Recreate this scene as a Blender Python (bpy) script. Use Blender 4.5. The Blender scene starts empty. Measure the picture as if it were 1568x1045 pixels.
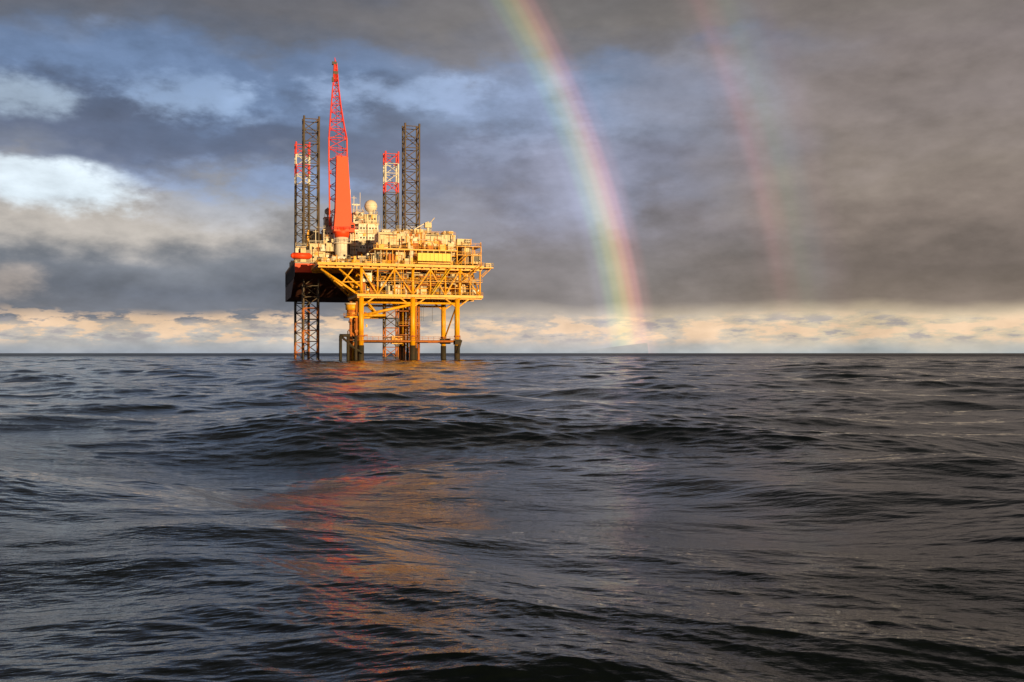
import bpy, math, random
import numpy as np
from mathutils import Vector, Matrix
random.seed(7)
rng = np.random.default_rng(41)
scene = bpy.context.scene
rad = math.radians
CZ = 2.7
F = 1524.0
YAW = rad(16)
SUN_AZ, SUN_EL = 145.2, 4.3

def lin(c):
    r = []
    for v in c:
        v = v/255.0
        r.append(v/12.92 if v <= 0.04045 else ((v+0.055)/1.055)**2.4)
    return tuple(r)

# ---------------------------------------------------------------- camera
cam = bpy.data.cameras.new("camera")
cam.lens = 35; cam.sensor_width = 36
cam.clip_start = 0.1; cam.clip_end = 60000
co = bpy.data.objects.new("camera", cam)
scene.collection.objects.link(co)
co.location = (0, 0, CZ)
co.rotation_euler = (rad(90.695), 0, 0)
scene.camera = co
scene.view_settings.view_transform = 'Standard'
scene.view_settings.look = 'None'
scene.view_settings.exposure = 0

# ---------------------------------------------------------------- sun
sl = bpy.data.lights.new("sun", 'SUN')
sl.energy = 5.0; sl.angle = rad(0.53); sl.color = (1.0, 0.70, 0.32)
so = bpy.data.objects.new("sun", sl)
scene.collection.objects.link(so)
sd = Vector((math.sin(rad(SUN_AZ))*math.cos(rad(SUN_EL)), math.cos(rad(SUN_AZ))*math.cos(rad(SUN_EL)), math.sin(rad(SUN_EL))))
so.rotation_euler = sd.to_track_quat('Z', 'Y').to_euler()
so.location = (100, -150, 60)

# ---------------------------------------------------------------- node helper
class N:
    def __init__(s, tree): s.t = tree
    def new(s, typ, **kw):
        n = s.t.nodes.new(typ)
        for k, v in kw.items(): setattr(n, k, v)
        return n
    def put(s, sock, v):
        if v is None: return
        if isinstance(v, bpy.types.NodeSocket): s.t.links.new(v, sock)
        else:
            if sock.type == 'RGBA' and len(v) == 3: v = (*v, 1)
            sock.default_value = v
    def m(s, op, a, b=None, c=None, clamp=False):
        n = s.new('ShaderNodeMath', operation=op); n.use_clamp = clamp
        s.put(n.inputs[0], a); s.put(n.inputs[1], b)
        if c is not None: s.put(n.inputs[2], c)
        return n.outputs[0]
    def mix(s, f, a, b, blend='MIX'):
        n = s.new('ShaderNodeMix', data_type='RGBA', blend_type=blend)
        s.put(n.inputs[0], f); s.put(n.inputs[6], a); s.put(n.inputs[7], b)
        return n.outputs[2]
    def sstep(s, x, a, b):
        n = s.new('ShaderNodeMapRange', interpolation_type='SMOOTHSTEP')
        s.put(n.inputs[0], x); s.put(n.inputs[1], a); s.put(n.inputs[2], b)
        return n.outputs[0]
    def noise(s, vec, scale, detail=4, rough=0.5, dist=0.0):
        n = s.new('ShaderNodeTexNoise')
        s.put(n.inputs['Vector'], vec)
        n.inputs['Scale'].default_value = scale; n.inputs['Detail'].default_value = detail
        n.inputs['Roughness'].default_value = rough; n.inputs['Distortion'].default_value = dist
        return n.outputs[0]
    def map(s, vec, loc=(0,0,0), scale=(1,1,1), rot=(0,0,0)):
        n = s.new('ShaderNodeMapping')
        s.put(n.inputs[0], vec); n.inputs[1].default_value = loc
        n.inputs[2].default_value = rot; n.inputs[3].default_value = scale
        return n.outputs[0]
    def ramp(s, x, stops, interp='LINEAR'):
        n = s.new('ShaderNodeValToRGB'); r = n.color_ramp; r.interpolation = interp
        while len(r.elements) < len(stops): r.elements.new(0.5)
        for e, (p, c) in zip(r.elements, stops):
            e.position = p; e.color = (*c, 1)
        s.put(n.inputs[0], x)
        return n.outputs[0]

# ---------------------------------------------------------------- world
w = bpy.data.worlds.new("World"); scene.world = w; w.use_nodes = True
w.node_tree.nodes.clear()
n = N(w.node_tree)
tc = n.new('ShaderNodeTexCoord').outputs['Generated']
sep = n.new('ShaderNodeSeparateXYZ'); n.put(sep.inputs[0], tc)
X, Y, Z = sep.outputs
az = n.m('MULTIPLY', n.m('ARCTAN2', X, Y), 57.29578)
el = n.m('MULTIPLY', n.m('ARCSINE', Z), 57.29578)
n1 = n.noise(n.map(tc, scale=(4, 4, 11)), 1.3, 3, 0.5)
n2 = n.noise(n.map(tc, loc=(5, 3, 1), scale=(8, 8, 17)), 1.6, 6, 0.56)
n3 = n.noise(n.map(tc, loc=(9, 1, 4), scale=(16, 16, 34)), 1.7, 4, 0.58)
d1 = n.m('SUBTRACT', n1, 0.5); d2 = n.m('SUBTRACT', n2, 0.5); d3 = n.m('SUBTRACT', n3, 0.5)
amp = n.m('ADD', 1.0, n.m('MULTIPLY', n.sstep(el, 2.2, 9.0), 6.0))
e2 = n.m('ADD', el, n.m('ADD', n.m('MULTIPLY', d1, amp), n.m('MULTIPLY', d2, n.m('MULTIPLY', amp, 0.8))))
a2 = n.m('ADD', az, n.m('MULTIPLY', d1, 16.0))
x = n.m('DIVIDE', e2, 40.0)
def st(lst): return [(max(0, e/40.0), lin(c)) for e, c in lst]
L = n.ramp(x, st([(0,(160,168,178)),(0.7,(186,184,180)),(1.45,(200,187,174)),(1.85,(116,121,132)),(3.3,(104,111,126)),(5,(121,126,137)),(6.8,(148,146,148)),(8.2,(166,164,166)),(9.3,(132,140,161)),(11,(97,107,132)),(12.6,(90,102,128)),(14.3,(110,132,168)),(15.8,(106,126,160)),(17.3,(98,104,119)),(19.3,(98,98,105)),(25,(66,69,77)),(39,(36,39,45))]))
C = n.ramp(x, st([(0,(172,178,182)),(1.0,(204,190,176)),(2.2,(184,173,161)),(3.0,(125,119,118)),(5,(131,125,127)),(7,(131,127,136)),(9,(127,131,150)),(11,(121,127,150)),(13,(113,124,147)),(14.8,(126,143,172)),(16,(121,133,158)),(17.2,(117,116,122)),(19,(113,109,108)),(25,(74,74,78)),(39,(40,42,47))]))
R = n.ramp(x, st([(0,(176,182,182)),(1.0,(214,197,170)),(2.1,(210,192,164)),(2.9,(127,115,107)),(4.5,(113,102,97)),(7,(131,118,111)),(10,(137,125,117)),(13,(137,126,122)),(16,(130,120,118)),(19,(120,112,107)),(25,(82,79,78)),(39,(43,44,47))]))
col = n.mix(n.sstep(a2, -15.0, -1.0), L, C)
col = n.mix(n.sstep(a2, 4.0, 19.0), col, R)
def blob(col, a0, e0, ra, re, c, gain=1.0, k=1.6, lo=0.2, hi=1.0, tilt=0.0):
    da = n.m('SUBTRACT', az, a0)
    de = n.m('ADD', n.m('SUBTRACT', el, e0), n.m('MULTIPLY', da, tilt))
    da = n.m('DIVIDE', da, ra); de = n.m('DIVIDE', de, re)
    r2 = n.m('ADD', n.m('MULTIPLY', da, da), n.m('MULTIPLY', de, de))
    g = n.m('EXPONENT', n.m('MULTIPLY', r2, -1.0))
    nn = n.m('ADD', n.m('MULTIPLY', d2, k), n.m('MULTIPLY', d3, k*0.7))
    f = n.sstep(n.m('ADD', g, n.m('MULTIPLY', nn, n.m('MINIMUM', n.m('MULTIPLY', g, 3.0), 1.0))), lo, hi)
    return n.mix(n.m('MULTIPLY', f, gain), col, lin(c))
col = blob(col, -23, 7.0, 11, 1.9, (196,188,180), 0.8, 1.0)
col = blob(col, -16.5, 8.2, 5, 1.5, (168,176,192), 0.55, 1.2)
col = blob(col, -26.8, 9.0, 7.0, 1.5, (220,233,243), 1.0, 1.1, 0.28, 0.8, 0.12)
col = blob(col, -26.5, 13.2, 3.2, 1.1, (168,186,206), 0.75, 1.8)
col = blob(col, -18.0, 13.9, 4.6, 1.3, (150,173,206), 0.75, 2.2)
col = blob(col, -21.5, 15.4, 6, 1.8, (116,139,176), 0.5, 1.6)
col = blob(col, -7.0, 14.6, 7, 1.2, (152,173,207), 0.75, 2.3)
col = blob(col, 1.5, 13.8, 5, 1.9, (136,152,184), 0.6, 1.6)
col = blob(col, -14, 9.4, 6, 1.3, (136,156,192), 0.75, 1.9)
col = blob(col, -1, 11.4, 2.5, 1.0, (146,157,184), 0.6, 1.8)
col = blob(col, -4, 7.5, 5, 2.2, (145,146,158), 0.5)
col = blob(col, 4.0, 9.6, 5, 3.2, (150,153,175), 0.7, 0.6, 0.1, 1.0)
col = blob(col, 9.5, 14.4, 5, 2.6, (137,143,163), 0.6, 0.7, 0.1, 1.0)
col = blob(col, -27.0, 3.6, 2.5, 1.2, (186,172,162), 0.6)
# small sunlit cumulus near the horizon
n4 = n.noise(n.map(tc, loc=(2, 7, 3), scale=(13, 13, 52)), 2.0, 5, 0.6, 0.0)
hb = n.m('MULTIPLY', n.sstep(el, 0.3, 1.0), n.m('SUBTRACT', 1.0, n.sstep(e2, 1.7, 2.5)))
hf = n.m('MULTIPLY', hb, n.sstep(n4, 0.47, 0.57))
col = n.mix(n.m('MULTIPLY', hf, 0.85), col, lin((240,206,172)))
hf2 = n.m('MULTIPLY', n.m('MULTIPLY', hb, n.sstep(n4, 0.47, 0.36)), 0.7)
col = n.mix(hf2, col, lin((152,150,158)))
# texture of the cloud deck
tex = n.m('ADD', 1.09, n.m('ADD', n.m('MULTIPLY', d2, 0.85), n.m('ADD', n.m('MULTIPLY', d3, 0.55), n.m('MULTIPLY', d1, 0.4))))
cc = n.new('ShaderNodeCombineColor')
for i in range(3): n.put(cc.inputs[i], tex)
col = n.mix(1.0, col, cc.outputs[0], 'MULTIPLY')
sky = n.new('ShaderNodeTexSky', sky_type='NISHITA'); sky.sun_disc = False
sky.sun_elevation = rad(SUN_EL); sky.sun_rotation = rad(SUN_AZ)
b1 = n.new('ShaderNodeBackground'); n.put(b1.inputs[0], sky.outputs[0]); b1.inputs[1].default_value = 0.1
b2 = n.new('ShaderNodeBackground'); n.put(b2.inputs[0], col); b2.inputs[1].default_value = 1.0
mx = n.new('ShaderNodeMixShader'); mx.inputs[0].default_value = 0.94
w.node_tree.links.new(b1.outputs[0], mx.inputs[1]); w.node_tree.links.new(b2.outputs[0], mx.inputs[2])
out = n.new('ShaderNodeOutputWorld'); w.node_tree.links.new(mx.outputs[0], out.inputs[0])
try:
    w.cycles.sampling_method = 'MANUAL'; w.cycles.sample_map_resolution = 512
except Exception: pass

# ---------------------------------------------------------------- materials
def mat_paint(name, c, rough=0.5, wear=0.35, wearcol=(0.11, 0.05, 0.025), var=0.25, scale=0.35):
    m = bpy.data.materials.new(name); m.use_nodes = True
    k = N(m.node_tree); bs = m.node_tree.nodes['Principled BSDF']
    o = k.new('ShaderNodeTexCoord').outputs['Object']
    a = k.noise(o, scale, 4, 0.6)
    b = k.noise(k.map(o, scale=(1.3, 1.3, 0.18)), 1.1, 4, 0.65)
    v = k.m('ADD', 1.0-var/2, k.m('MULTIPLY', a, var))
    cm = k.new('ShaderNodeCombineColor')
    for i in range(3): k.put(cm.inputs[i], v)
    base = k.mix(1.0, c, cm.outputs[0], 'MULTIPLY')
    f = k.sstep(k.m('ADD', k.m('MULTIPLY', a, 0.5), k.m('MULTIPLY', b, 0.5)), 0.48, 0.62)
    base = k.mix(k.m('MULTIPLY', f, wear), base, wearcol)
    k.put(bs.inputs['Base Color'], base)
    bs.inputs['Roughness'].default_value = rough
    return m
M = {
 'yellow': mat_paint('yellow_paint', (0.93, 0.44, 0.007), 0.45, 0.4),
 'byellow': mat_paint('bright_yellow_paint', (0.94, 0.60, 0.008), 0.45, 0.12),
 'orange': mat_paint('orange_red_paint', (0.95, 0.075, 0.012), 0.55, 0.08, (0.4,0.04,0.02)),
 'red': mat_paint('red_paint', (0.78, 0.03, 0.025), 0.5, 0.2),
 'dred': mat_paint('shaded_hull_brown', (0.085, 0.024, 0.016), 0.7, 0.4),  # lower hull, with the shade under the raked bow put into its colour
 'white': mat_paint('white_paint', (0.82, 0.77, 0.69), 0.5, 0.5, (0.34,0.20,0.10)),
 'cream': mat_paint('cream_paint', (0.76, 0.62, 0.40), 0.55, 0.55, (0.28,0.17,0.08)),
 'grey': mat_paint('grey_steel', (0.27, 0.23, 0.19), 0.5, 0.4),
 'dark': mat_paint('dark_steel', (0.035, 0.032, 0.03), 0.5, 0.3),
 'leg': mat_paint('weathered_leg_steel', (0.085, 0.065, 0.05), 0.6, 0.5, (0.20,0.10,0.045)),
 'rust': mat_paint('rusty_steel', (0.50, 0.16, 0.03), 0.75, 0.6, (0.12,0.045,0.02)),
 'glass': mat_paint('dark_glass', (0.02, 0.025, 0.03), 0.1, 0.0),
 'growth': mat_paint('marine_growth', (0.03, 0.025, 0.015), 0.8, 0.3),
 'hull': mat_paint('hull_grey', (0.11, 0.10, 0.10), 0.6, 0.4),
}

# ---------------------------------------------------------------- mesh builder
class B:
    def __init__(s): s.v = []; s.f = []; s.mi = []; s.mats = []; s.sm = []
    def mid(s, m):
        if m not in s.mats: s.mats.append(m)
        return s.mats.index(m)
    def add(s, vs, fs, m, smooth=False):
        o = len(s.v); s.v += [tuple(q) for q in vs]; k = s.mid(m)
        for f in fs: s.f.append([o+i for i in f]); s.mi.append(k); s.sm.append(smooth)
    def box(s, a, b, m):
        x0, x1 = sorted((a[0], b[0])); y0, y1 = sorted((a[1], b[1])); z0, z1 = sorted((a[2], b[2]))
        vs = [(x0,y0,z0),(x1,y0,z0),(x1,y1,z0),(x0,y1,z0),(x0,y0,z1),(x1,y0,z1),(x1,y1,z1),(x0,y1,z1)]
        s.add(vs, [(3,2,1,0),(4,5,6,7),(0,1,5,4),(1,2,6,5),(2,3,7,6),(3,0,4,7)], m)
    def tube(s, p, q, r, m, r2=None, k=8):
        p = Vector(p); q = Vector(q); d = q-p
        if d.length < 1e-4: return
        d.normalize(); r2 = r if r2 is None else r2
        u = d.orthogonal().normalized(); v = d.cross(u)
        vs = []
        for c, rr in ((p, r), (q, r2)):
            for i in range(k):
                t = 2*math.pi*(i+0.5)/k
                vs.append(c+u*math.cos(t)*rr+v*math.sin(t)*rr)
        fs = [(i, (i+1) % k, k+(i+1) % k, k+i) for i in range(k)]
        fs += [tuple(range(k))[::-1], tuple(range(k, 2*k))]
        s.add(vs, fs, m, k >= 10)
    def beam(s, p, q, r, m): s.tube(p, q, r, m, k=5)
    def sphere(s, c, r, m, nu=20, nv=12):
        vs = []; fs = []
        for j in range(nv+1):
            for i in range(nu):
                a = math.pi*j/nv; b = 2*math.pi*i/nu
                vs.append((c[0]+r*math.sin(a)*math.cos(b), c[1]+r*math.sin(a)*math.sin(b), c[2]+r*math.cos(a)))
        for j in range(nv):
            for i in range(nu):
                fs.append((j*nu+i, (j+1)*nu+i, (j+1)*nu+(i+1) % nu, j*nu+(i+1) % nu))
        s.add(vs, fs, m, True)
    def rail(s, pts, m, h=1.15, sp=2.0, r=0.045):
        for a, b in zip(pts[:-1], pts[1:]):
            a = Vector(a); b = Vector(b); L = (b-a).length; k = max(1, int(L/sp))
            for i in range(k+1):
                c = a.lerp(b, i/k); s.beam(c, c+Vector((0,0,h)), r, m)
            for hh in (h, h*0.55): s.beam(a+Vector((0,0,hh)), b+Vector((0,0,hh)), r, m)
    def stairs(s, a, b, m, wd=1.0):
        a = Vector(a); b = Vector(b)
        for o in (0, wd):
            oo = Vector((0, o, 0)); s.beam(a+oo, b+oo, 0.14, m)
            s.beam(a+oo+Vector((0,0,1.1)), b+oo+Vector((0,0,1.1)), 0.05, m)
        k = max(2, int((b-a).length/0.5))
        for i in range(k):
            c = a.lerp(b, (i+0.5)/k); s.box((c.x-0.14, c.y, c.z-0.03), (c.x+0.14, c.y+wd, c.z+0.03), m)
    def clutter(s, x0, x1, z0, z1, y, cnt, mats):
        # pipes, cable trays, doors and cabinets fixed to a wall that faces -y
        for i in range(cnt):
            m = random.choice(mats); k = random.random()
            x = random.uniform(x0, x1-0.6); z = random.uniform(z0, z1-0.4); dy = random.uniform(0.08, 0.5)
            if k < 0.4:
                s.box((x, y-dy, z), (min(x1, x+random.uniform(.3, 1.6)), y-0.003, min(z1, z+random.uniform(.4, 2.0))), m)
            elif k < 0.7: s.beam((x, y-dy, z0), (x, y-dy, random.uniform(z, z1+1.2)), random.uniform(.06, .16), m)
            else: s.beam((x, y-dy, z), (min(x1, x+random.uniform(2, 9)), y-dy, z), random.uniform(.06, .16), m)
    def obj(s, name, parent, off):
        me = bpy.data.meshes.new(name)
        me.from_pydata(s.v, [], s.f)
        for m in s.mats: me.materials.append(M[m])
        me.polygons.foreach_set('material_index', s.mi)
        me.polygons.foreach_set('use_smooth', s.sm)
        me.update()
        o = bpy.data.objects.new(name, me); scene.collection.objects.link(o)
        o.parent = parent; o.location = -off
        return o

# ---------------------------------------------------------------- survey frame of the installation
# local x runs along the platform front (yawed 16 deg), local y goes away from it, z is height above the sea
OX, OY = -53.8, 355.0
cy, sy = math.cos(YAW), math.sin(YAW)
def P(a, e, ly):
    dx = (a-784)/F
    t = (ly + OY*cy - OX*sy) / (cy - dx*sy)
    lx = (t*dx-OX)*cy + (t-OY)*sy
    return Vector((lx, ly, CZ + (541-e)/F*t))
def empty(name, off):
    e = bpy.data.objects.new(name, None); scene.collection.objects.link(e)
    e.empty_display_size = 5
    R3 = Matrix.Rotation(YAW, 3, 'Z')
    e.location = Vector((OX, OY, 0)) + R3 @ off
    e.rotation_euler = (0, 0, YAW)
    return e
def pb(b, a0, a1, e0, e1, ly, dep, m, cl=0):
    am = (a0+a1)/2
    p = P(a0, e1, ly); q = P(a1, e0, ly)
    z0 = P(am, e1, ly).z; z1 = P(am, e0, ly).z
    b.box((p.x, ly, z0), (q.x, ly+dep, z1), m)
    if cl: b.clutter(p.x, q.x, z0, z1, ly, cl, ['grey','cream','white','rust','dark','yellow'])
    return p.x, q.x, z0, z1
def windows(b, x0, x1, z, ly, n_, wd=0.7, h=0.8, m='glass'):
    for i in range(n_):
        c = x0+(x1-x0)*(i+0.5)/n_
        b.box((c-wd/2, ly-0.06, z), (c+wd/2, ly+0.1, z+h), m)
def greeble(b, x0, x1, y0, y1, z, cnt, hmax, mats, pipes=True):
    for i in range(cnt):
        x = random.uniform(x0, x1); y = random.uniform(y0, y1)
        sx = random.uniform(0.4, 2.2); sy_ = random.uniform(0.4, 2.0); h = random.uniform(0.4, hmax)
        k = random.random(); m = random.choice(mats)
        if k < 0.55: b.box((x-sx/2, y-sy_/2, z-0.02*random.random()), (x+sx/2, y+sy_/2, z+h), m)
        elif k < 0.7: b.tube((x, y, z), (x, y, z+h), sx*0.3, m, k=10)
        elif k < 0.82: b.tube((x-sx, y, z+0.8), (x+sx, y, z+0.8), 0.5, m, k=10)
        elif pipes:
            x2 = min(x1, x+random.uniform(1, 5)); zz = z+random.uniform(0.5, hmax)
            b.beam((x, y, z), (x, y, zz), 0.12, m); b.beam((x, y, zz), (x2, y, zz), 0.12, m); b.beam((x2, y, zz), (x2, y, z), 0.12, m)

# ================================================================ FIXED PLATFORM
DP = 25.0
zD = P(610, 405, 0).z
zDb = P(610, 411, 0).z
zL = P(640, 452, 0).z
zLb = P(640, 457, 0).z
xA = P(486, 405, 0).x; xB = P(738, 405, 0).x
xC = P(546, 455, 0).x
xl = [P(a, 500, 0).x for a in (553, 632, 700)]
offp = Vector((P(630, 541, 12).x, 12, 0))
plat = empty("offshore_oil_platform", offp)

b = B()
b.box((xA, -2, zD-0.35), (xB, DP+2, zD), 'grey')
for y in (-2.15, DP+2.0):
    b.box((xA, y, zD-0.95), (xB, y+0.15, zD+0.05), 'yellow')
for xx in (xA-0.15, xB):
    b.box((xx, -2.15, zD-0.95), (xx+0.15, DP+2.15, zD+0.05), 'yellow')
k = int((xB-xA)/3.0)
for i in range(k+1):
    x_ = xA+0.4+(xB-xA-0.8)*i/k
    b.box((x_-0.12, -1.9, zD-1.3), (x_+0.12, DP+1.9, zD-0.36), 'yellow')
for y in (0, 8, 16, 25):
    b.box((xA+0.2, y-0.25, zD-1.75), (xB-0.2, y+0.25, zD-0.4), 'yellow')
b.box((xC, -1.5, zL-0.3), (xB, DP+1.5, zL), 'grey')
for y in (-1.65, DP+1.5):
    b.box((xC, y, zL-0.9), (xB, y+0.15, zL+0.05), 'yellow')
for y in (0, 12, 25):
    b.box((xC+0.2, y-0.25, zLb-0.2), (xB-0.2, y+0.25, zL-0.35), 'yellow')
k = int((xB-xC)/4.0)
for i in range(k+1):
    x_ = xC+0.3+(xB-xC-0.6)*i/k
    b.box((x_-0.12, -1.4, zL-1.0), (x_+0.12, DP+1.4, zL-0.31), 'yellow')
zM = P(640, 431, 0).z
x1_, x2_ = P(575, 431, 0).x, P(737, 431, 0).x
b.box((x1_, -1.6, zM-0.15), (x2_, 0.4, zM), 'yellow')
b.box((P(600, 431, 0).x, 6, zM-0.2), (x2_, DP, zM), 'grey')
b.rail([(x1_, -1.6, zM), (x2_, -1.6, zM)], 'yellow')
b.rail([(xA, DP, zD), (xA, -2.1, zD), (xB, -2.1, zD), (xB, DP, zD)], 'yellow', r=0.06)
b.rail([(xC, DP, zL), (xC, -1.6, zL), (xB, -1.6, zL), (xB, DP, zL)], 'yellow', r=0.06)
b.obj("decks", plat, offp)

b = B()
cols = [P(a, 430, 0).x for a in (553, 578, 604, 632, 659, 682, 704, 735)]
for y in (0, 12.5, 25):
    for i, x_ in enumerate(cols):
        b.tube((x_, y, zLb), (x_, y, zD-1), 0.55 if i in (0, 3, 6) else 0.32, 'yellow', k=10)
    for i, (u, v) in enumerate(zip(cols[:-1], cols[1:])):
        if i % 2 == 0: b.tube((u, y, zD-1.6), (v, y, zL), 0.3, 'yellow')
        else: b.tube((u, y, zL), (v, y, zD-1.6), 0.3, 'yellow')
for x_ in cols[::2]+[cols[-1]]:
    for y0, y1 in ((0, 12.5), (25, 12.5)):
        b.tube((x_, y0, zL), (x_, y1, zD-1.4), 0.28, 'yellow')
for y in (0, 12.5, 25):
    b.tube(P(491, 412, y), Vector((cols[0], y, zLb+0.3)), 0.42, 'yellow', k=10)
    b.tube(P(519, 412, y), Vector((cols[0], y, P(553, 440, y).z)), 0.36, 'yellow', k=10)
    q = P(524, 433, y)
    b.tube(q, P(540, 412, y), 0.25, 'yellow')
    b.tube(P(522, 432, y), Vector((cols[0], y, P(553, 432, y).z)), 0.2, 'yellow')
for f_ in (0.3, 0.62):
    p0 = P(491, 412, 0).lerp(Vector((cols[0], 0, zLb)), f_); p1 = P(491, 412, 25).lerp(Vector((cols[0], 25, zLb)), f_)
    b.tube(p0, p1, 0.22, 'yellow')
p = P(738, 411, 0); q = P(754, 411, 0)
b.box((p.x+0.2, -1.5, p.z-0.1), (q.x, 6, p.z+0.25), 'yellow')
b.rail([(p.x+0.2, -1.5, p.z+0.25), (q.x, -1.5, p.z+0.25), (q.x, 6, p.z+0.25)], 'cream', h=1.5, r=0.07)
for y in (0, 5):
    b.tube((q.x-0.5, y, p.z), (xB, y, P(738, 425, 0).z), 0.16, 'yellow')
pb(b, 744, 752, 403, 410, 1, 2, 'cream')
b.obj("deck_truss", plat, offp)

b = B()
pb(b, 555, 569, 418, 432, 1.5, 4, 'white', 6); pb(b, 601, 616, 436, 451.5, 2, 5, 'cream', 6)
pb(b, 618, 630, 438, 451.5, 1, 6, 'white', 6); pb(b, 634, 655, 437, 451.5, 2, 5, 'cream', 8)
pb(b, 664, 678, 440, 451.5, 4, 5, 'grey', 6); pb(b, 708, 720, 436, 451.5, 3, 6, 'cream', 6)
pb(b, 583, 596, 432, 440, 5, 5, 'white', 4); pb(b, 725, 734, 444, 451.5, 2, 3, 'white')
pb(b, 640, 656, 418, 430.5, 9, 6, 'grey', 6); pb(b, 690, 703, 417, 430.5, 8, 6, 'cream', 6)
pb(b, 668, 684, 414, 422, 9, 6, 'grey')
greeble(b, xC+1, xB-1, 0.5, DP-1, zL, 170, 4.5, ['yellow','cream','grey','white','rust','yellow','dark'])
greeble(b, P(600,431,6).x, xB-1, 7, DP-1, zM, 100, 4, ['yellow','cream','grey','grey','dark'])
for i in range(110):
    x0 = random.uniform(xC, xB-6); y = random.uniform(-1.2, 20); z = random.uniform(zL+1, zD-1.5)
    x2 = min(xB-0.5, x0+random.uniform(2, 14)); m = random.choice(['yellow','cream','grey','rust','yellow'])
    b.beam((x0, y, z), (x2, y, z), random.uniform(0.08, 0.22), m)
    if random.random() < 0.6: b.beam((x2, y, z), (x2, y, random.choice([zL, zD-1])), 0.14, m)
b.stairs((P(660,452,0).x, -1.9, zL), (P(692,411,0).x, -1.9, zD), 'byellow', 1.2)
b.stairs((P(705,431,0).x, -3.2, zM), (P(735,411,0).x, -3.2, zD), 'yellow', 1.0)
b.box((xC+8, 18, zL), (xB-4, 24.5, zL+6), 'grey')
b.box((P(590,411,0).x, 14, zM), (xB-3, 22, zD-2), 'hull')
b.obj("process_equipment", plat, offp)

b = B()
x0, x1, z0, z1 = pb(b, 579, 607, 356, 378, 3, 10, 'cream', 14)
x0, x1, z0, z1 = pb(b, 607.3, 697, 359, 381, 3.6, 12, 'cream', 46)
for i in range(14):
    xx = x0+(x1-x0)*i/13
    b.box((xx-0.08, 3.45, z0), (xx+0.08, 3.62, z1), 'white' if i % 3 else 'rust')
windows(b, x0+1, x1-1, z0+2.6, 3.6, 7, 0.8, 0.8)
for a0, a1, e0, m in ((612,626,355,'white'),(634,648,351,'cream'),(660,672,356,'grey'),(680,694,354,'cream'),(585,598,352,'white')):
    pb(b, a0, a1, e0, 360, 6, 5, m, 3)
zt = z1
b.rail([(P(580,356,3).x, 3.1, P(590,356,3).z), (P(606,356,3).x, 3.1, P(590,356,3).z)], 'cream', r=0.06)
b.rail([(x0, 3.7, zt), (x1, 3.7, zt)], 'yellow', r=0.06)
greeble(b, x0, x1, 5, 14, zt, 30, 2.2, ['white','cream','grey','yellow'])
pb(b, 572, 700, 381.5, 383.5, -0.5, 14, 'yellow')
zz = P(640, 381.5, -0.5).z
b.rail([(P(572,381,-.5).x, -0.4, zz), (P(700,381,-.5).x, -0.4, zz)], 'yellow', r=0.06)
greeble(b, P(574,381,0).x, P(698,381,0).x, 0, 2.5, zz, 40, 2.6, ['yellow','cream','grey','rust'])
for a in range(574, 702, 9):
    p = P(a, 383.5, -0.2); b.tube((p.x, -0.2, zD), (p.x, -0.2, p.z), 0.16, random.choice(['yellow','cream']))
pb(b, 606, 638, 385, 404, 4, 6, 'cream', 14); pb(b, 577, 600, 384, 404, 5, 6, 'grey', 12); pb(b, 640, 699, 385, 404, 6, 6, 'cream', 14)
greeble(b, P(560,400,0).x, P(700,400,0).x, 0, 4, zD, 90, 3.8, ['cream','yellow','grey','yellow','rust','dark'])
x0, x1, z0, z1 = pb(b, 640, 690, 388, 400, -3.2, 2.6, 'byellow')
for i in range(9):
    xx = x0+(x1-x0)*i/8; b.box((xx-0.07, -3.3, z0), (xx+0.07, -3.15, z1), 'yellow')
b.box((x0, -3.2, z0-0.9), (x1, -0.6, z0-0.5), 'yellow')
for xx in (x0+1, (x0+x1)/2, x1-1): b.beam((xx, -1.9, z0), (xx, -1.9, z0-0.6), 0.2, 'dark')
pb(b, 706, 722, 378, 404, 2, 8, 'grey', 12); pb(b, 721, 735, 389, 404, 1, 8, 'cream', 8)
pb(b, 700, 720, 366, 376, 7, 8, 'cream', 8)
for e in (378, 391):
    p = P(699, e, -0.5); q = P(737, e, -0.5)
    b.box((p.x, -0.6, q.z-0.2), (q.x, 10, q.z), 'yellow')
    b.rail([(p.x, -0.6, q.z), (q.x, -0.6, q.z), (q.x, 10, q.z)], 'yellow', r=0.06)
for a in (700, 712, 724, 736.5):
    p = P(a, 378, -0.4); b.tube((p.x, -0.4, zD), (p.x, -0.4, p.z), 0.2, 'yellow')
    b.tube((p.x, 9.5, zD), (p.x, 9.5, p.z), 0.2, 'yellow')
b.tube(P(721, 376, 1), P(721, 366, 1), 0.2, 'yellow'); b.tube(P(736, 378, 0), P(736, 371, 0), 0.15, 'yellow')
b.stairs((P(700,404,-1).x, -1.6, zD), (P(716,391,-1).x, -1.6, P(716,391,-1).z), 'yellow')
for a0, a1, e0, m, y in ((492,505,396,'cream',2),(508,530,393,'white',6),(533,546,395,'grey',3),(548,560,392,'cream',5),(562,574,388,'white',4),(514,520,397,'yellow',0)):
    pb(b, a0, a1, e0, 405, y, 5, m, 4)
greeble(b, xA+1, P(570,400,0).x, 0, 20, zD, 80, 3.0, ['cream','white','grey','yellow','yellow','dark'])
b.tube((P(630,404,1).x, 1, zD), (P(630,404,1).x, 1, P(630,380,1).z), 0.7, 'white', k=12)
p = P(655, 358, 8)
b.tube(p, p+Vector((0,0,4.5)), 0.5, 'white', k=10); b.tube(p+Vector((0,0,4.5)), p+Vector((-5,0,1.5)), 0.2, 'white')
b.box(p+Vector((-1.2,-1,2.2)), p+Vector((1.2,1,4)), 'cream'); b.tube(p+Vector((0,0,3)), p+Vector((2.5,0,6)), 0.15,'cream')
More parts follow.
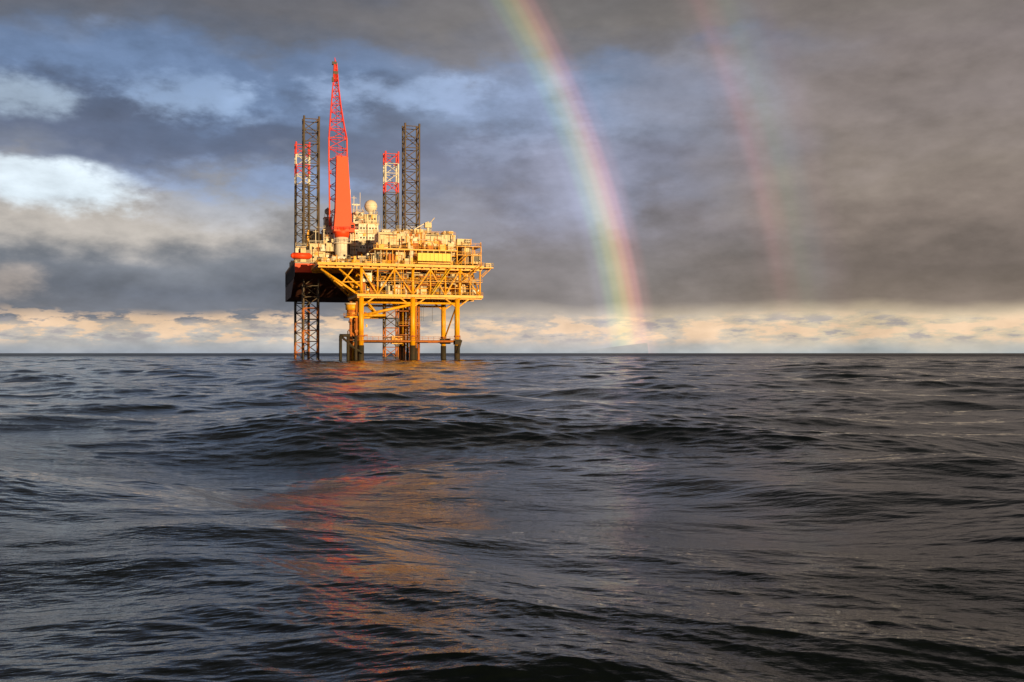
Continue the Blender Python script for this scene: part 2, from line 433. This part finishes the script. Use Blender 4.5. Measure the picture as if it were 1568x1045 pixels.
for a, e0, e1 in ((584,330,356),(604,345,356),(700,352,368),(664,350,360),(690,345,360)):
    b.tube(P(a, e1, 6), P(a, e0+8, 6), 0.07, 'grey')
b.obj("topside_modules", plat, offp)

b = B()
zg = 5.5
def jleg(x, y, r, m):
    b.tube((x, y, zg), (x, y, zLb), r, m, k=14); b.tube((x, y, -6), (x, y, zg), r*1.12, 'growth', k=14)
    b.tube((x, y, zg+3), (x, y, zg+3.6), r*1.25, 'rust', k=14)
for i, x_ in enumerate(xl):
    jleg(x_, 0, 0.95, 'yellow'); jleg(x_, DP-1, 0.95, 'rust' if i == 0 else 'yellow')
zb = P(600, 464, 0).z; zc = P(600, 484, 0).z; zw = P(620, 523, 0).z
for y in (0, DP-1):
    b.tube((xl[0], y, zb), (xl[2], y, zb), 0.4, 'yellow', k=10)
    b.tube((xl[0], y, zc), (P(628,470,y).x, y, P(628,467,y).z), 0.5, 'yellow', k=10)
    b.tube((xl[0], y, zc), (P(590,484,y).x, y, zc+0.2), 0.45, 'yellow', k=10)
    b.tube((P(580,484,y).x, y, zc), (P(563,464,y).x, y, zb), 0.4, 'yellow', k=10)
    for s_ in (-1, 1):
        for j in (0, 1, 2):
            xx = xl[j]
            if j == 0 and s_ < 0: continue
            b.tube((xx, y, zLb-3.3), (xx+s_*4.5, y, zLb), 0.3, 'yellow')
    b.tube((xl[0], y, zw), (xl[2], y, zw), 0.35, 'rust', k=10)
for x_ in xl:
    b.tube((x_, 0, zw), (x_, DP-1, zw), 0.35, 'rust', k=10)
    b.tube((x_, 0, zb), (x_, DP-1, zw), 0.3, 'rust' if x_ == xl[0] else 'yellow', k=8)
b.box((xl[0]-8, -1.4, zw+0.3), (xl[2]+1, -0.2, zw+0.45), 'rust')
b.rail([(xl[0]-2, -1.4, zw+0.45), (xl[2]+1, -1.4, zw+0.45)], 'rust', h=1.2, r=0.06)
for a, y, r, m in ((619,6,0.35,'rust'),(624,3,0.45,'yellow'),(628,8,0.35,'rust'),(637,2,0.45,'rust'),(641,7,0.38,'rust'),(613,9,0.3,'rust'),(634,14,0.4,'rust')):
    xx = P(a, 500, y).x
    b.tube((xx, y, zg-1), (xx, y, zL), r, m, k=10); b.tube((xx, y, -6), (xx, y, zg-1), r*1.1, 'growth' if r > .4 else 'rust', k=10)
for e in (478, 500, 514):
    z_ = P(630, e, 5).z; p = P(611, e, 2); q = P(643, e, 2)
    b.box((p.x, 1, z_), (q.x, 10, z_+0.25), 'rust')
pb(b, 600, 616, 515, 527, 3, 3, 'yellow', 4)
b.rail([(P(611,500,1).x, 1, P(630,500,5).z+.25), (P(643,500,1).x, 1, P(630,500,5).z+.25)], 'yellow')
for a, y in ((521.5,-2),(533,-2),(521.5,6),(533,6),(545,-2)):
    xx = P(a, 530, y).x; b.tube((xx, y, -6), (xx, y, P(a, 514, y).z), 0.55, 'growth', k=10)
for y in (-2, 6):
    b.tube(P(520, 514, y), P(536, 514, y), 0.55, 'growth', k=10); b.tube(P(522, 515, y), P(546, 536, y), 0.4, 'growth', k=10)
    b.tube(P(533, 528, y), P(556, 541, y), 0.4, 'growth', k=10)
b.tube(P(534, 541, 2), P(556, 500, 2), 0.4, 'rust', k=10); b.tube(P(534, 505, 2), P(556, 530, 2), 0.35, 'rust', k=10)
b.tube(P(700,541,-1), P(706,521,-1), 0.5, 'growth', k=10)
pb(b, 676, 690, 519, 527, 6, 3, 'growth'); pb(b, 697, 706, 520, 528, -1.5, 3, 'growth')
for a, y, r in ((537,2,0.5),(541,5,0.45),(546,1,0.5),(549,4,0.35)):
    b.tube((P(a,500,y).x, y, -5), (P(a,500,y).x, y, P(a,462,y).z), r, 'rust' if a != 541 else 'yellow', k=10)
c = P(539, 487, 3)
for e0, e1, r, m in ((485,487,3.0,'yellow'),(475,485,1.9,'rust'),(467,475,2.3,'yellow'),(464.5,467,2.6,'cream')):
    b.tube((c.x, 3, P(539,e1,3).z), (c.x, 3, P(539,e0,3).z), r, m, k=18)
k = 14
for i in range(k):
    a0 = 2*math.pi*i/k; a1 = 2*math.pi*(i+1)/k; zz = P(539,485,3).z
    b.rail([(c.x+3*math.cos(a0), 3+3*math.sin(a0), zz), (c.x+3*math.cos(a1), 3+3*math.sin(a1), zz)], 'yellow', sp=3)
for i in range(34):
    x_ = random.uniform(c.x-1.5, xl[0]+2); y = random.uniform(-0.5, 6); z = random.uniform(5, 20)
    b.box((x_, y, z), (x_+random.uniform(.3,1.4), y+.8, z+random.uniform(.2,1.2)), random.choice(['rust','rust','yellow','dark']))
for a in (645, 648, 662, 680): b.tube(P(a, 458, 3), P(a, 492, 3), 0.06, 'dark')
b.obj("jacket", plat, offp)

# ================================================================ JACK-UP RIG
HY0, HY1 = 28.0, 92.0
offj = Vector((P(550, 541, 60).x, 60, 0))
jack = empty("jack_up_rig", offj)
b = B()
hx0 = P(451.5, 403, HY0).x; hx1 = P(655, 403, HY0).x
zt = P(470, 402.5, HY0).z; zr = P(470, 417.5, HY0).z; zbm = P(450, 455, HY0+24).z
def prism(yA, zA, yB, zB, yC, zC, yD, zD_, m):
    vs = [(hx0,yA,zA),(hx0,yB,zB),(hx0,yC,zC),(hx0,yD,zD_),(hx1,yA,zA),(hx1,yB,zB),(hx1,yC,zC),(hx1,yD,zD_)]
    b.add(vs, [(0,1,2,3),(7,6,5,4),(0,4,5,1),(1,5,6,2),(2,6,7,3),(3,7,4,0)], m)
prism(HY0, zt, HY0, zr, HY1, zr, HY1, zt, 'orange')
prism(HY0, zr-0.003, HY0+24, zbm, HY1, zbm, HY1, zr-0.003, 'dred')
b.box((hx0-0.12, HY0+1, zr-1.5), (hx0-0.01, HY1-1, zt-0.5), 'hull')
for i in range(12):
    yy = HY0+3+i*5; b.box((hx0-0.35, yy, zr-2), (hx0-0.13, yy+0.4, zt), 'hull')
b.box((hx0, HY0-0.25, zt-0.35), (hx1, HY0-0.01, zt+0.3), 'grey')
b.rail([(hx0, HY1, zt), (hx0, HY0, zt), (hx0+30, HY0, zt)], 'cream', r=0.07)
b.obj("hull", jack, offj)

def leg(name, a, e_top, ly, width, bay, tops=None):
    b = B()
    c = P(a, e_top, ly); ztop = c.z; h = width/2
    cs = [(-h,-h),(h,-h),(h,h),(-h,h)]
    nb = int((ztop+8)/bay); z0 = ztop-nb*bay
    for i in range(nb):
        za = z0+i*bay; zb_ = za+bay
        fromtop = nb-1-i
        m = 'leg'
        if tops and fromtop < len(tops): m = tops[fromtop]
        elif za < zbm-2: m = 'rust' if random.random() < 0.6 else 'leg'
        for (u, v) in cs: b.tube((c.x+u, ly+v, za), (c.x+u, ly+v, zb_+0.001), 0.36, m, k=8)
        for k in range(4):
            p = cs[k]; q = cs[(k+1) % 4]
            A0 = Vector((c.x+p[0], ly+p[1], za)); A1 = Vector((c.x+p[0], ly+p[1], zb_))
            B0 = Vector((c.x+q[0], ly+q[1], za)); B1 = Vector((c.x+q[0], ly+q[1], zb_))
            b.beam(A1, B1, 0.17, m)
            if i % 2 == k % 2: b.beam(A0, B1, 0.17, m)
            else: b.beam(B0, A1, 0.17, m)
    for k in range(4):
        p = cs[k]
        b.tube((c.x+p[0], ly+p[1], ztop), (c.x+p[0], ly+p[1], ztop+1.1), 0.42, m, k=8)
    b.obj(name, jack, offj)
LN, LF = 37.0, 86.0
leg("leg_1", 475.5, 184, LN, 5.7, 4.3)
leg("leg_2", 462.3, 223, LF, 5.7, 4.3, ['red','white','red','white'])
leg("leg_3", 629, 195, LN, 5.7, 4.3)
leg("leg_4", 598.3, 237, LF, 5.7, 4.3, ['red','white','white','red'])

b = B()
for a, y in ((475.5, LN), (462.3, LF), (629, LN), (598.3, LF)):
    c = P(a, 300, y)
    for u in (-1, 1):
        for v in (-1, 1):
            b.box((c.x+u*4.2-0.9, y+v*4.2-0.9, zt), (c.x+u*4.2+0.9, y+v*4.2+0.9, zt+5.5), 'cream')
    b.box((c.x-4.6, y-4.6, zt+4.6), (c.x+4.6, y-3.4, zt+5.3), 'cream')
def house(a0, a1, e0, e1, y, d, m='white', wins=0, fl=1):
    x0, x1, z0, z1 = pb(b, a0, a1, e0, e1, y, d, m, int((a1-a0)*0.5))
    b.box((x0-0.25, y-0.25, z1+0.002), (x1+0.25, y+d+0.25, z1+0.2), 'cream')
    b.rail([(x0-.2, y-.2, z1+.2), (x1+.2, y-.2, z1+.2), (x1+.2, y+d, z1+.2)], 'white', r=0.06)
    for f_ in range(fl):
        zz = z0+(z1-z0)*(f_+0.45)/fl
        if wins: windows(b, x0+0.3, x1-0.3, zz, y, wins, 0.6, 0.7)
        if f_:
            zf = z0+(z1-z0)*f_/fl
            b.box((x0-0.15, y-1.0, zf-0.08), (x1+0.15, y-0.004, zf+0.08), 'cream')
            b.rail([(x0-.1, y-.95, zf), (x1+.1, y-.95, zf)], 'cream', r=0.05)
    return x0, x1, z0, z1
house(495, 511, 352, 402, 34, 8, 'white', 3, 4)
house(497, 508, 333, 352, 36, 6, 'white', 2, 2)
house(536, 549, 352, 402, 30, 10, 'white', 3, 4)
house(549, 579, 343, 402, 32, 12, 'white', 6, 4)
house(541, 556, 326, 343, 34, 8, 'white', 3, 2)
house(558, 577, 329, 343, 35, 8, 'cream', 4, 1)
house(513, 534, 374, 402, 33, 6, 'cream', 3, 2)
house(474, 494, 374, 402, 30, 5, 'cream', 2, 2)
house(453, 468, 378, 402, 30, 5, 'grey', 2, 1)
house(608, 660, 352, 402, 36.5, 12, 'grey', 6, 3)
c = P(461, 392, 27.5)
b.tube(c+Vector((-3,0,0)), c+Vector((3,0,0)), 1.2, 'orange', k=12)
b.tube(c+Vector((-3.9,0,0)), c+Vector((-3,0,0)), 0.5, 'orange', 1.2, k=12); b.tube(c+Vector((3,0,0)), c+Vector((3.9,0,0)), 1.2, 'orange', 0.5, k=12)
greeble(b, hx0+1, P(575,400,30).x, 28.5, 45, zt, 120, 6.0, ['cream','white','grey','rust','yellow','dark','cream'])
greeble(b, P(490,400,30).x, P(512,400,30).x, 29, 33, P(500,385,30).z, 18, 5.0, ['cream','white','grey'])
for i in range(34):
    x_ = random.uniform(P(472,350,34).x, P(500,350,34).x); y = random.uniform(42, 55)
    z_ = P(480, 402, 30).z; h_ = random.uniform(6, 15)
    b.box((x_, y, z_), (x_+random.uniform(.5,2.4), y+2, z_+h_), random.choice(['cream','grey','yellow','dark','white']))
for a, e0, e1, y, r in ((541.5,300,326,36,.12),(551,295,326,38,.1),(546,312,326,36,.2),(501.5,318,333,38,.3),(555,318,343,35,.1),(573,318,330,36,.15),(483,352,374,33,.15),(536,290,352,36,.1),(488,345,374,34,.12),(580,330,345,40,.1)):
    b.tube(P(a, e1, y), P(a, e0, y), r, 'white')
    if r > .11:
        p = P(a, e0+3, y); b.beam(p+Vector((-1,0,0)), p+Vector((1,0,0)), 0.1, 'white')
b.box(P(544,314,36)+Vector((-1.4,0,0)), P(544,314,36)+Vector((1.6,.3,.4)), 'white')
b.sphere(P(501.5, 324, 38), 1.3, 'white'); b.sphere(P(546, 326, 33), 0.8, 'white')
b.obj("deck_house", jack, offj)
b = B()
c = P(567.5, 316, 38); b.sphere(c, 2.55, 'white', 24, 16)
b.tube((c.x, c.y, P(567,331,38).z), (c.x, c.y, c.z-2.2), 1.1, 'white', 0.9, k=14)
b.tube((c.x, c.y, c.z-0.1), (c.x, c.y, c.z+0.02), 2.6, 'cream', k=24)
b.obj("radome", jack, offj)

# ================================================================ CRANE
offc = Vector((P(523, 402, 29).x, 29, P(523, 402, 29).z))
crane = empty("pedestal_crane", offc)
yc = 29.0
b = B()
cx = P(523, 370, yc).x
b.tube((cx, yc, zt), (cx, yc, P(523,364,yc).z), 2.5, 'white', k=20)
b.tube((cx, yc, P(523,374,yc).z), (cx, yc, P(523,372,yc).z), 3.3, 'white', k=20)
b.tube((cx, yc, P(523,364,yc).z), (cx, yc, P(523,350,yc).z), 2.7, 'orange', 3.3, k=20)
b.rail([(cx-3.2, yc-3, P(523,372,yc).z), (cx+3.2, yc-3, P(523,372,yc).z)], 'white', r=0.06)
b.obj("pedestal", crane, offc)
b = B()
def frustum(p0, p1, w0, d0, w1, d1, m):
    vs = []
    for c, w_, d_ in ((p0, w0, d0), (p1, w1, d1)):
        for u, v in ((-1,-1),(1,-1),(1,1),(-1,1)): vs.append((c.x+u*w_/2, c.y+v*d_/2, c.z))
    b.add(vs, [(3,2,1,0),(4,5,6,7),(0,1,5,4),(1,2,6,5),(2,3,7,6),(3,0,4,7)], m)
s_ = 0.252
frustum(P(523.5, 356, yc), P(524.5, 330, yc), 27*s_, 6, 25*s_, 5.5, 'orange')
frustum(P(524.5, 330, yc), P(523, 240, yc), 24*s_, 5.2, 17*s_, 3.5, 'orange')
x0, x1, z0, z1 = pb(b, 536, 543, 341, 355, 26, 4, 'orange')
windows(b, x0, x1, z0+1.3, 26, 1, 1.2, 1.4)
b.rail([P(508,352,yc-3.6), P(545,352,yc-3.6)], 'red', r=0.07)
b.rail([P(514,240,yc-2), P(532,240,yc-2)], 'red', r=0.07)
b.obj("mast", crane, offc)
b = B()
yb = yc+4.2
levels = [(345,504.5,533),(325,504.3,533),(305,504,532.5),(285,503.8,532),(265,503.5,531.5),(245,503,531),(228,503,531),(212,503,530.5),(198,504,527.5),(184,505,525),(171,505.8,522.8),(159,506.8,521),(148,507.6,519.6),(138,508.4,518.4),(129,509,517.6),(120,509.8,517),(112,510.3,516.3),(104,510.8,515.6),(96,511.2,515)]
def dep(e): return 0.6+3.2*min(1, max(0, (e-90)/120))
prev = None
for i, (e, l, r_) in enumerate(levels):
    d = dep(e)/2
    A = [P(l, e, yb-d), P(r_, e, yb-d), P(r_, e, yb+d), P(l, e, yb+d)]
    zc_ = sum(q.z for q in A)/4
    for q in A: q.z = zc_
    R_ = 0.3 if e > 130 else 0.22
    for k in range(4): b.beam(A[k], A[(k+1) % 4], 0.16, 'red')
    if prev:
        for k in range(4):
            b.tube(prev[k], A[k], R_, 'orange' if (k in (0,1) and e > 200) else 'red', k=6)
            k2 = (k+1) % 4
            if i % 2: b.beam(prev[k], A[k2], 0.15, 'red')
            else: b.beam(prev[k2], A[k], 0.15, 'red')
    prev = A
b.tube(P(513.2,124,yb), P(512.5,92,yb), 0.85, 'red', 0.35, k=8)
b.tube(P(512.5,95,yb), P(511.8,87,yb), 0.3, 'red', 0.12)
b.box(P(510,98,yb)+Vector((-0.6,-0.6,0)), P(515,94,yb)+Vector((0,0.6,0)), 'dark')
b.box(P(509.5,113,yb)+Vector((0,-0.8,0)), P(516.5,109,yb)+Vector((0,0.8,0)), 'dark')
b.tube(P(510,97,yb-1), P(508.8,119,yb-1), 0.07, 'dark')
b.box(P(507.4,124,yb-1.3), P(510,118,yb-0.7), 'dark')
for a in (516, 529):
    b.tube(P(a,240,yc), P(513,104,yb-0.5), 0.06, 'dark')
b.obj("boom", crane, offc)

# ================================================================ SEA
A1 = np.linspace(-38, 38, 1500)
A0 = np.concatenate([np.linspace(-180, -39, 90), A1, np.linspace(39, 180, 90)[:-1]])
ang = np.radians(A0)
r = np.concatenate([np.geomspace(1.5, 5.5, 25, endpoint=False), np.geomspace(5.5, 1500, 1900), np.geomspace(1520, 40000, 70)])
nr, na = len(r), len(ang)
print("sea", nr, na)
RR, AA = np.meshgrid(r, ang, indexing='ij')
XX = (RR*np.sin(AA)).astype(np.float32); YY = (RR*np.cos(AA)).astype(np.float32)
dr = np.gradient(r)
# wind patches: ripples are stronger in some places than in others
GP = np.zeros_like(XX)
for i in range(9):
    l = rng.uniform(5, 35); th = rng.uniform(0, 6.283); k = 2*math.pi/l
    GP += np.cos(k*(XX*np.float32(math.sin(th))+YY*np.float32(math.cos(th)))+np.float32(rng.uniform(0, 6.28)))
GP = np.clip(1.0+0.22*GP, 0.5, 1.6).astype(np.float32)
ncomp = 220
lam = np.exp(np.linspace(np.log(0.12), np.log(28), ncomp)) * (1+0.03*rng.standard_normal(ncomp))
ZZ = np.zeros_like(XX); DX = np.zeros_like(XX); DY = np.zeros_like(XX)
for i in range(ncomp):
    l = lam[i]; k = 2*math.pi/l
    spread = 0.42 if l > 8 else (0.42 if l > 2 else 0.5)
    th = math.radians(-160) + spread*rng.standard_normal()
    s0 = 0.0155 if l > 5 else (0.0125 if l > 0.7 else 0.0155)
    a = s0/k
    spc = np.maximum(dr, r*math.radians(76/1500))
    wgt = np.clip((l/spc-2.2)/2.2, 0, 1)*np.clip((9000-r)/4000, 0, 1)
    nz = np.nonzero(wgt > 0)[0]
    if len(nz) == 0: continue
    e = nz[-1]+1
    ph = k*(XX[:e]*np.float32(math.sin(th)) + YY[:e]*np.float32(math.cos(th))) + np.float32(rng.uniform(0, 6.283))
    ph = ph.astype(np.float32)
    wv = (wgt[:e, None]*a).astype(np.float32)
    if l < 1.6: wv = wv*GP[:e]
    ZZ[:e] += wv*np.cos(ph)
    s = wv*np.sin(ph)*np.float32(1.1)
    DX[:e] -= s*np.float32(math.sin(th)); DY[:e] -= s*np.float32(math.cos(th))
XX += DX; YY += DY
co_ = np.stack([XX, YY, ZZ], -1).reshape(-1, 3)
co_ = np.concatenate([co_, np.array([[0, 0, 0]], np.float32)])
idx = np.arange(nr*na).reshape(nr, na)
nxt = np.roll(idx, -1, axis=1)
quads = np.stack([idx[:-1], nxt[:-1], nxt[1:], idx[1:]], -1).reshape(-1, 4)[:, ::-1]
nq = len(quads); ci = nr*na
tris = np.stack([np.full(na, ci), nxt[0], idx[0]], -1)
me = bpy.data.meshes.new("sea_water")
me.vertices.add(len(co_)); me.vertices.foreach_set('co', co_.astype(np.float32).ravel())
loops = np.concatenate([quads.ravel(), tris.ravel()]).astype(np.int32)
me.loops.add(len(loops)); me.loops.foreach_set('vertex_index', loops)
me.polygons.add(nq+na)
ls = np.concatenate([np.arange(nq)*4, nq*4+np.arange(na)*3]).astype(np.int32)
me.polygons.foreach_set('loop_start', ls)
me.polygons.foreach_set('use_smooth', np.ones(nq+na, bool))
me.update(calc_edges=True); me.validate()
sea = bpy.data.objects.new("sea_water", me); scene.collection.objects.link(sea)
m = bpy.data.materials.new("sea_water"); m.use_nodes = True
k = N(m.node_tree); bs = m.node_tree.nodes['Principled BSDF']
g = k.new('ShaderNodeNewGeometry').outputs['Position']
pa = k.noise(k.map(g, scale=(0.7, 2.0, 1), rot=(0, 0, 0.2)), 1.3, 3, 0.6)
pc = k.noise(k.map(g, scale=(0.9, 2.2, 1), rot=(0, 0, -0.15)), 7.0, 3, 0.62)
patch = k.sstep(k.noise(g, 0.09, 2, 0.5), 0.35, 0.65)
hgt = k.m('ADD', k.m('MULTIPLY', pa, 0.035), k.m('MULTIPLY', k.m('MULTIPLY', pc, 0.010), k.m('ADD', 0.4, patch)))
bp = k.new('ShaderNodeBump'); bp.inputs['Strength'].default_value = 1.0; bp.inputs['Distance'].default_value = 1.0
k.put(bp.inputs['Height'], hgt)
k.put(bs.inputs['Normal'], bp.outputs[0])
bs.inputs['Base Color'].default_value = (0.005, 0.008, 0.008, 1)
# beyond the reach of the modelled ripples the unresolved chop becomes surface roughness
ln = k.new('ShaderNodeVectorMath', operation='LENGTH'); k.put(ln.inputs[0], g)
far = k.sstep(ln.outputs['Value'], 200, 1200)
k.put(bs.inputs['Roughness'], k.m('ADD', 0.035, k.m('MULTIPLY', far, 0.36)))
bs.inputs['IOR'].default_value = 1.39
me.materials.append(m)

# ================================================================ RAINBOWS
anti = -sd
up_ = Vector((0,0,1)); u_ = anti.cross(up_).normalized(); v_ = u_.cross(anti).normalized()
def bow(name, t0, t1, stops, gain, lo):
    R0 = 9000.0; nt, npn = 24, 260
    vs = []; uvs = []; fs = []
    for i in range(npn):
        ph = math.pi*2*i/npn
        for j in range(nt):
            th = rad(t0+(t1-t0)*j/(nt-1))
            d = anti*math.cos(th)+(u_*math.cos(ph)+v_*math.sin(ph))*math.sin(th)
            vs.append(Vector((0, 0, CZ))+d*R0); uvs.append((j/(nt-1), math.degrees(math.asin(max(-1,min(1,d.z))))/60.0))
    for i in range(npn):
        for j in range(nt-1):
            q = [i*nt+j, i*nt+j+1, ((i+1) % npn)*nt+j+1, ((i+1) % npn)*nt+j]
            if all(vs[a].z > -60 for a in q): fs.append(q)
    me = bpy.data.meshes.new(name); me.from_pydata(vs, [], fs)
    uvl = me.uv_layers.new(name="arc")
    for lp in me.loops: uvl.data[lp.index].uv = uvs[lp.vertex_index]
    for p_ in me.polygons: p_.use_smooth = True
    o = bpy.data.objects.new(name, me); scene.collection.objects.link(o)
    m = bpy.data.materials.new(name); m.use_nodes = True; m.node_tree.nodes.clear()
    k = N(m.node_tree)
    uv = k.new('ShaderNodeUVMap'); uv.uv_map = "arc"
    sp = k.new('ShaderNodeSeparateXYZ'); k.put(sp.inputs[0], uv.outputs[0])
    c = k.ramp(sp.outputs[0], [((t-t0)/(t1-t0), q) for t, q in stops], 'EASE')
    e = k.m('MULTIPLY', sp.outputs[1], 60.0)
    f = k.ramp(k.m('DIVIDE', e, 40.0), [(q/40.0, (v, v, v)) for q, v in lo])
    pos = k.new('ShaderNodeNewGeometry').outputs['Position']
    nz = k.noise(pos, 0.0012, 3, 0.5)
    st_ = k.m('MULTIPLY', k.m('MULTIPLY', f, gain), k.m('ADD', 0.6, k.m('MULTIPLY', nz, 0.8)))
    em = k.new('ShaderNodeEmission'); k.put(em.inputs[0], c); k.put(em.inputs[1], st_)
    tr = k.new('ShaderNodeBsdfTransparent'); ad = k.new('ShaderNodeAddShader')
    m.node_tree.links.new(em.outputs[0], ad.inputs[0]); m.node_tree.links.new(tr.outputs[0], ad.inputs[1])
    ou = k.new('ShaderNodeOutputMaterial'); m.node_tree.links.new(ad.outputs[0], ou.inputs[0])
    try: m.cycles.emission_sampling = 'NONE'
    except Exception: pass
    me.materials.append(m)
    return o
bow("rainbow", 30, 44, [(30,(0,0,0)),(38,(.02,.02,.028)),(39.9,(.045,.045,.055)),(40.5,(.08,.085,.11)),(41.0,(.12,.17,.13)),(41.45,(.22,.24,.11)),(41.85,(.34,.26,.11)),(42.2,(.37,.18,.10)),(42.6,(.25,.09,.08)),(43.0,(.07,.025,.025)),(43.6,(0,0,0))],
    0.9, [(0,1.0),(2,1.0),(5,1.15),(10,0.95),(16,0.75),(20,0.6),(36,0.3)])
bow("rainbow.001", 49, 55, [(49,(0,0,0)),(49.8,(.03,.012,.012)),(50.5,(.13,.05,.05)),(51.1,(.10,.065,.05)),(51.8,(.06,.08,.06)),(52.6,(.04,.05,.06)),(53.4,(.03,.02,.03)),(54.6,(0,0,0))],
    0.8, [(0,0.1),(2,0.2),(4,0.6),(8,0.85),(14,0.9),(20,0.7),(36,0.3)])
